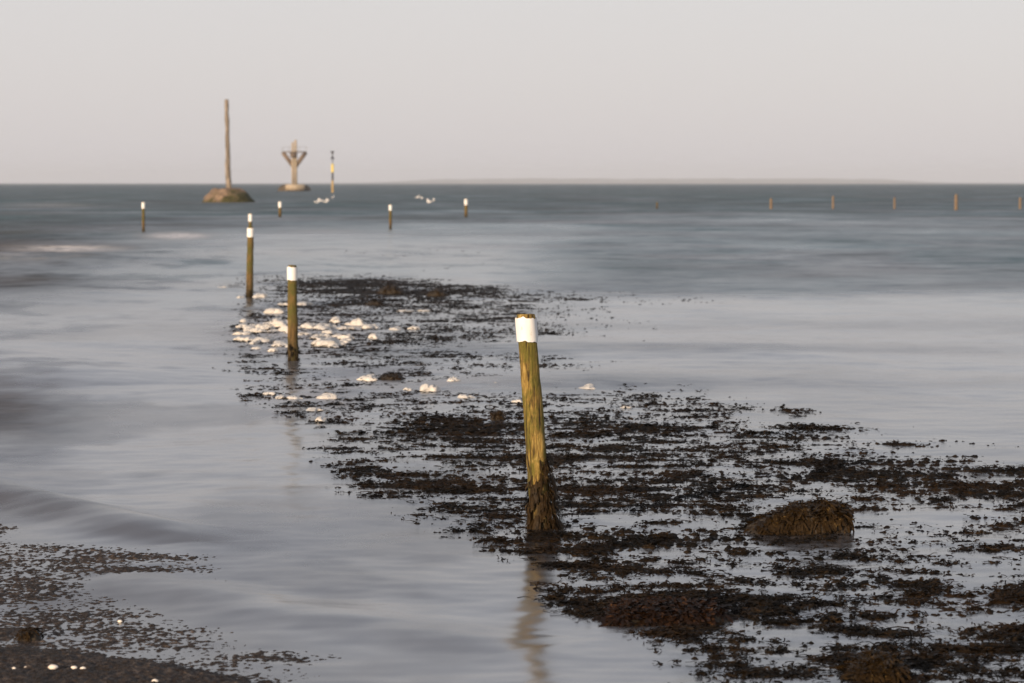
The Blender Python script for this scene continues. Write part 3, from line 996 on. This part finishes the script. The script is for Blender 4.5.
F_DENSE = "cream foam clump in the crowded drift around the white-topped olive post"
foam = [(259.6, 298, 12, 6, "cream foam clump at the foot of the brown post at the weed edge"),
        (241, 298, 8, 3, "flat foam clump just left of the brown post's foot"),
        (222, 288.5, 9, 3, "leftmost small foam clump, alone left of the brown post"),
        (274.7, 313, 17, 7, "peaked foam clump between the brown post and the olive post"),
        (303, 304.5, 16, 3.5, "low foam clump touching the olive post's right side, above the drift"),
        (285, 305, 12, 3, None),
        (242, 327, 10, 4, None), (250, 329, 15, 5, None), (264, 329, 19, 8, None), (277, 326, 17, 10, None), (285, 331, 13, 8, None), (309.5, 328, 17, 7, None), (322, 328.5, 19, 7, None),
        (337, 322, 12, 7, None), (345, 329.5, 15, 5, None), (357, 325, 12, 9, "rounded tall foam clump at the right end of the crowded drift"),
        (370, 328, 15, 6, "neat oval foam clump set off right of the crowded drift"),
        (396.5, 329.5, 13, 3.5, "flat foam clump, left one of two on the dark weed right of the drift"),
        (414, 329, 10, 4, "small foam clump, right one of two on the dark weed right of the drift"),
        (248, 341, 10, 6, None), (264, 341, 21, 6, None), (280.5, 346, 15, 5, None), (256, 349, 10, 3.5, None), (273.5, 351.5, 9, 6, None), (305, 335, 13, 4, None), (315, 338, 12, 3, None),
        (328, 345, 30, 10, "largest foam clump, broad mound right of the olive post's foot"),
        (341, 345, 10, 5, None), (346.6, 338.5, 13, 6, None), (374, 338, 9, 6, "small upright foam clump right of the broad foam mound"),
        (406, 311.5, 15, 2.5, "thin foam streak, left of two, behind the dark weed ridge"),
        (423, 311.5, 14, 2.5, "thin foam streak, right of two, behind the dark weed ridge"),
        (367.5, 380.5, 18, 8, "domed foam clump touching the left side of a dark weedy rock"),
        (409.4, 391.5, 11, 5, "small foam clump just left of the bright pointed one"),
        (431, 392, 19, 11, "bright pointed foam clump alone on the weed left of the leaning post"),
        (454, 384, 13, 9, "round pale foam clump right of the bright pointed one"),
        (493, 387, 14, 7, "dim foam clump nearest the leaning post on its left"),
        (465.6, 398.5, 16, 5.5, "flat foam clump below the round pale one"),
        (517.5, 403, 10, 6, "foam clump touching the left edge of the leaning post"),
        (586, 390, 18, 7, "lone blurred foam clump in the water right of the leaning post"),
        (626, 408, 11, 3, "tiny foam clump farthest right on the weed"),
        (270, 395, 11, 5, "foam clump at the left end of the short line of three"),
        (282, 398, 13, 4.5, "foam clump in the middle of the short line of three"),
        (295, 399, 15, 4.5, "foam clump at the right end of the short line of three"),
        (328, 399, 19, 8, "rounded foam clump right of the short line of three"),
        (314, 411.5, 17, 5, "flat foam clump left of the lowest one"),
        (322, 421.5, 13, 7, "lowest foam clump, closest to the viewer"),
        (341, 404, 10, 3, "tiny foam clump right of the rounded one above the lowest")]
fr_ = np.random.default_rng(77)
for k in range(34):
    foam.append((fr_.uniform(236, 352), 321 + 28 * fr_.random(), fr_.uniform(5, 15), fr_.uniform(2, 5), None))
for i, (fx, fy, fw, fh, lab) in enumerate(foam):
    p = ground(fx, fy); m_ = p.y / FPX
    me = make_foam(fw * m_ * 1.15, fh * m_ * 0.64, fw * m_ * (1.0 + 0.5 * random.random()), 30 + i)
    o = link("foam_clump", me, M["foam"], loc=p)
    o.rotation_euler = (0, 0, 0)
    tag(o, lab or F_DENSE, "foam clump", "foam clumps drifting in the seaweed")

# ------------------------------------------------------------------ weedy rocks


def make_rock(prof_px, dep, mpp, seed, fr=260, flen=0.06, rock_mat="rock", weed_mat="weed_gold"):
    """prof_px: skyline (x, height) in photo units round the base centre; given a real depth and a rounded back."""
    xs = np.array([a for a, b in prof_px]) * mpp; hs = np.array([b for a, b in prof_px]) * mpp
    nu, nv = 46, 26
    U = np.linspace(xs[0], xs[-1], nu)
    Hh = np.interp(U, xs, hs)
    V, Q = [], []
    cx = (xs[0] + xs[-1]) / 2; hw = (xs[-1] - xs[0]) / 2
    for j in range(nv + 1):
        b = math.pi * j / nv
        for i in range(nu):
            e = math.sqrt(max(0.0, 1 - ((U[i] - cx) / hw) ** 2)) ** 0.6
            y = -math.cos(b) * dep * 0.5 * (0.25 + 0.75 * e)
            z = -0.03 + (Hh[i] + 0.03) * (math.sin(b) ** 0.62 if 0 < b < math.pi else 0)
            V.append((U[i], y, z))
    for j in range(nv):
        for i in range(nu - 1):
            a = j * nu + i
            Q.append((a, a + 1, a + nu + 1, a + nu))
    v = np.array(V)
    am = 0.036 * min(1.5, (hs.max() / 0.12))
    nz = fbm(v[:, 0] * 14 + seed, v[:, 1] * 14 + v[:, 2] * 9, 1200 + seed, 4, 0.6)
    v[:, 2] += am * nz * (v[:, 2] > 0); v[:, 1] += am * 0.8 * fbm(v[:, 0] * 17, v[:, 2] * 17 + v[:, 1] * 7, 1250 + seed, 3)
    me = mesh_np("rock", v, Q)
    # draped fronds
    r_ = np.random.default_rng(seed)
    F, FQ = [], []
    for k in range(fr):
        j = int(r_.integers(2, nv - 2)); i = int(r_.integers(1, nu - 1))
        p = Vector(v[j * nu + i])
        if p.z < 0.008: continue
        if math.sin(41 * p.x + 2.3 * seed) + math.sin(67 * p.z - 23 * p.y + seed) < -0.75: continue
        d1 = Vector(v[max(0, j - 3) * nu + i]) - p if j <= nv // 2 else Vector(v[min(nv, j + 3) * nu + i]) - p
        d1 = (d1 + Vector((r_.normal(0, .016), r_.normal(0, .010), r_.normal(0, .006))))
        if d1.length < 1e-4: continue
        d1.normalize()
        d1.z = min(d1.z, -0.12)
        L = flen * r_.uniform(.5, 1.4)
        nrm = Vector((0, -1 if j <= nv // 2 else 1, 0.8)).normalized()
        sdv = d1.cross(nrm).normalized() * (flen * 0.075 * r_.uniform(.6, 1.4))
        o_ = nrm * r_.uniform(0.002, 0.016)
        p0 = p + nrm * 0.001; p1 = p + d1 * L * .5 + o_; p2 = p + d1 * L + o_ * 0.6
        for pp in (p1, p2):
            pp.z = max(pp.z, -0.004)
            pp.x = min(max(pp.x, xs[0] - 0.01), xs[-1] + 0.004)
        b = len(F)
        F += [tuple(p0 - sdv * .5), tuple(p0 + sdv * .5), tuple(p1 + sdv), tuple(p1 - sdv), tuple(p2 + sdv), tuple(p2 - sdv)]
        FQ += [(b, b + 1, b + 2, b + 3), (b + 3, b + 2, b + 4, b + 5)]
    # short tangled fronds over the crown
    top = v[(v[:, 2] > 0.35 * hs.max())]
    P = top[r_.integers(0, len(top), fr // 3)] + np.c_[np.zeros(fr // 3), np.zeros(fr // 3), np.full(fr // 3, 0.002)]
    Vb, Qb = blades(P, 2, flen * 0.55, flen * 0.12, 0.75, seed + 300, 0.3)
    Q2 = (Qb + len(F)).tolist()
    return me, mesh_np("seaweed_fronds", [tuple(f) for f in F] + Vb.tolist(), [tuple(f) for f in FQ] + [tuple(q) for q in Q2])


def place_rock(px_, py_, prof, dep, seed, label, fr, flen, wm="weed_gold", cat="rock"):
    p = ground(px_, py_); m_ = p.y / FPX
    me, fm = make_rock(prof, dep, m_, seed, fr, flen, weed_mat=wm)
    p.y += dep * 0.45
    o = link("weedy_rock", me, M["rock"], loc=p)
    tag(o, label, cat, "rocks covered in seaweed")
    link("seaweed_fronds", fm, M[wm], o)
    return o


place_rock(802, 533, [(-54, 0), (-48, 4), (-36, 10), (-20, 18), (-4, 24), (8, 27), (18, 25), (30, 26), (44, 25), (50, 20), (52, 10), (52.5, 0)], 0.34, 1,
           "big wedge-shaped rock under golden brown seaweed, alone in a calm pool", 2300, 0.06)
place_rock(391, 294.5, [(-16, 0), (-11, 5), (-4, 8), (4, 8), (10, 5), (15, 0)], 0.6, 2, "dark low rock at the far weed ridge, left of a pointed one", 160, 0.09)
place_rock(437, 296, [(-12, 0), (-7, 4), (0, 7), (6, 4), (12, 0)], 0.5, 3, "pointed dark rock at the right end of the far weed ridge", 130, 0.08)
place_rock(375, 305, [(-10, 0), (-5, 4), (2, 5), (9, 0)], 0.45, 4, "small dark rock just below the far weed ridge", 100, 0.08, "weed")
place_rock(391, 381, [(-15, 0), (-9, 5), (0, 7), (8, 5), (15, 0)], 0.35, 5, "flat black weedy rock beside a domed foam clump", 160, 0.06, "weed")
place_rock(497, 419, [(-7, 0), (-4, 5), (1, 8), (5, 5), (8, 0)], 0.16, 6, "tiny olive weedy stone left of the leaning post's middle", 110, 0.04)
place_rock(668, 626, [(-74, 0), (-56, 5), (-40, 11), (-28, 8), (-10, 13), (4, 9), (18, 14), (34, 10), (46, 11), (60, 5), (74, 0)], 0.5, 7, "broad mound of reddish brown weed right of the leaning post's reflection", 2200, 0.07, "weed_red")
place_rock(880, 684, [(-36, 0), (-22, 11), (-5, 20), (12, 21), (26, 14), (38, 0)], 0.3, 8, "dark weedy rock cut by the bottom edge at right", 900, 0.06)
place_rock(26, 641, [(-12, 0), (-5, 7), (2, 10), (9, 8), (13, 0)], 0.1, 9, "small olive weed tuft on a stone in the gravel shallows", 160, 0.035)

# ------------------------------------------------------------------ pale pebbles on the dry strip


def make_pebble(r, seed):
    v, q = ellipsoid(0, 0, 0, r, r * 0.8, r * 0.62, 16, 10, 0.25)
    v = np.array(v)
    n = fbm(v[:, 0] / r * 1.1 + seed, v[:, 1] / r * 1.1 + v[:, 2] / r, 1400 + seed, 2)
    return mesh_np("pebble", v * (1 + 0.22 * n)[:, None], q)


for i, (ax, ay, rr, lab) in enumerate((
        (53, 668.5, 5.0, "largest white pebble on the brown strip at bottom left"),
        (74, 668, 3.3, "white pebble, left one of a close pair on the brown strip"),
        (83, 668.7, 3.1, "white pebble, right one of a close pair on the brown strip"),
        (155, 681.5, 3.4, "white pebble at the very bottom edge, farthest right of the pebbles"),
        (14, 668, 2.0, "tiny pale pebble farthest left on the brown strip"),
        (26, 667.5, 2.2, "tiny pale pebble between the leftmost one and the largest"),
        (120, 621.5, 2.6, "pale pebble alone out in the wet gravel shallows"))):
    p = ground(ax, ay, 0.02)
    for it in range(6):
        zz = float(ground_height(np.array([[p.x]]), np.array([[p.y]]))[0, 0])
        p = ground(ax, ay, max(zz, 0.0) + 0.004)
    m_ = p.y / FPX
    o = link("pebble", make_pebble(rr * m_, i), M["shell"], loc=(p.x, p.y, max(zz, 0) + rr * m_ * 0.45))
    tag(o, lab, "pebble", "pale pebbles on the shore")
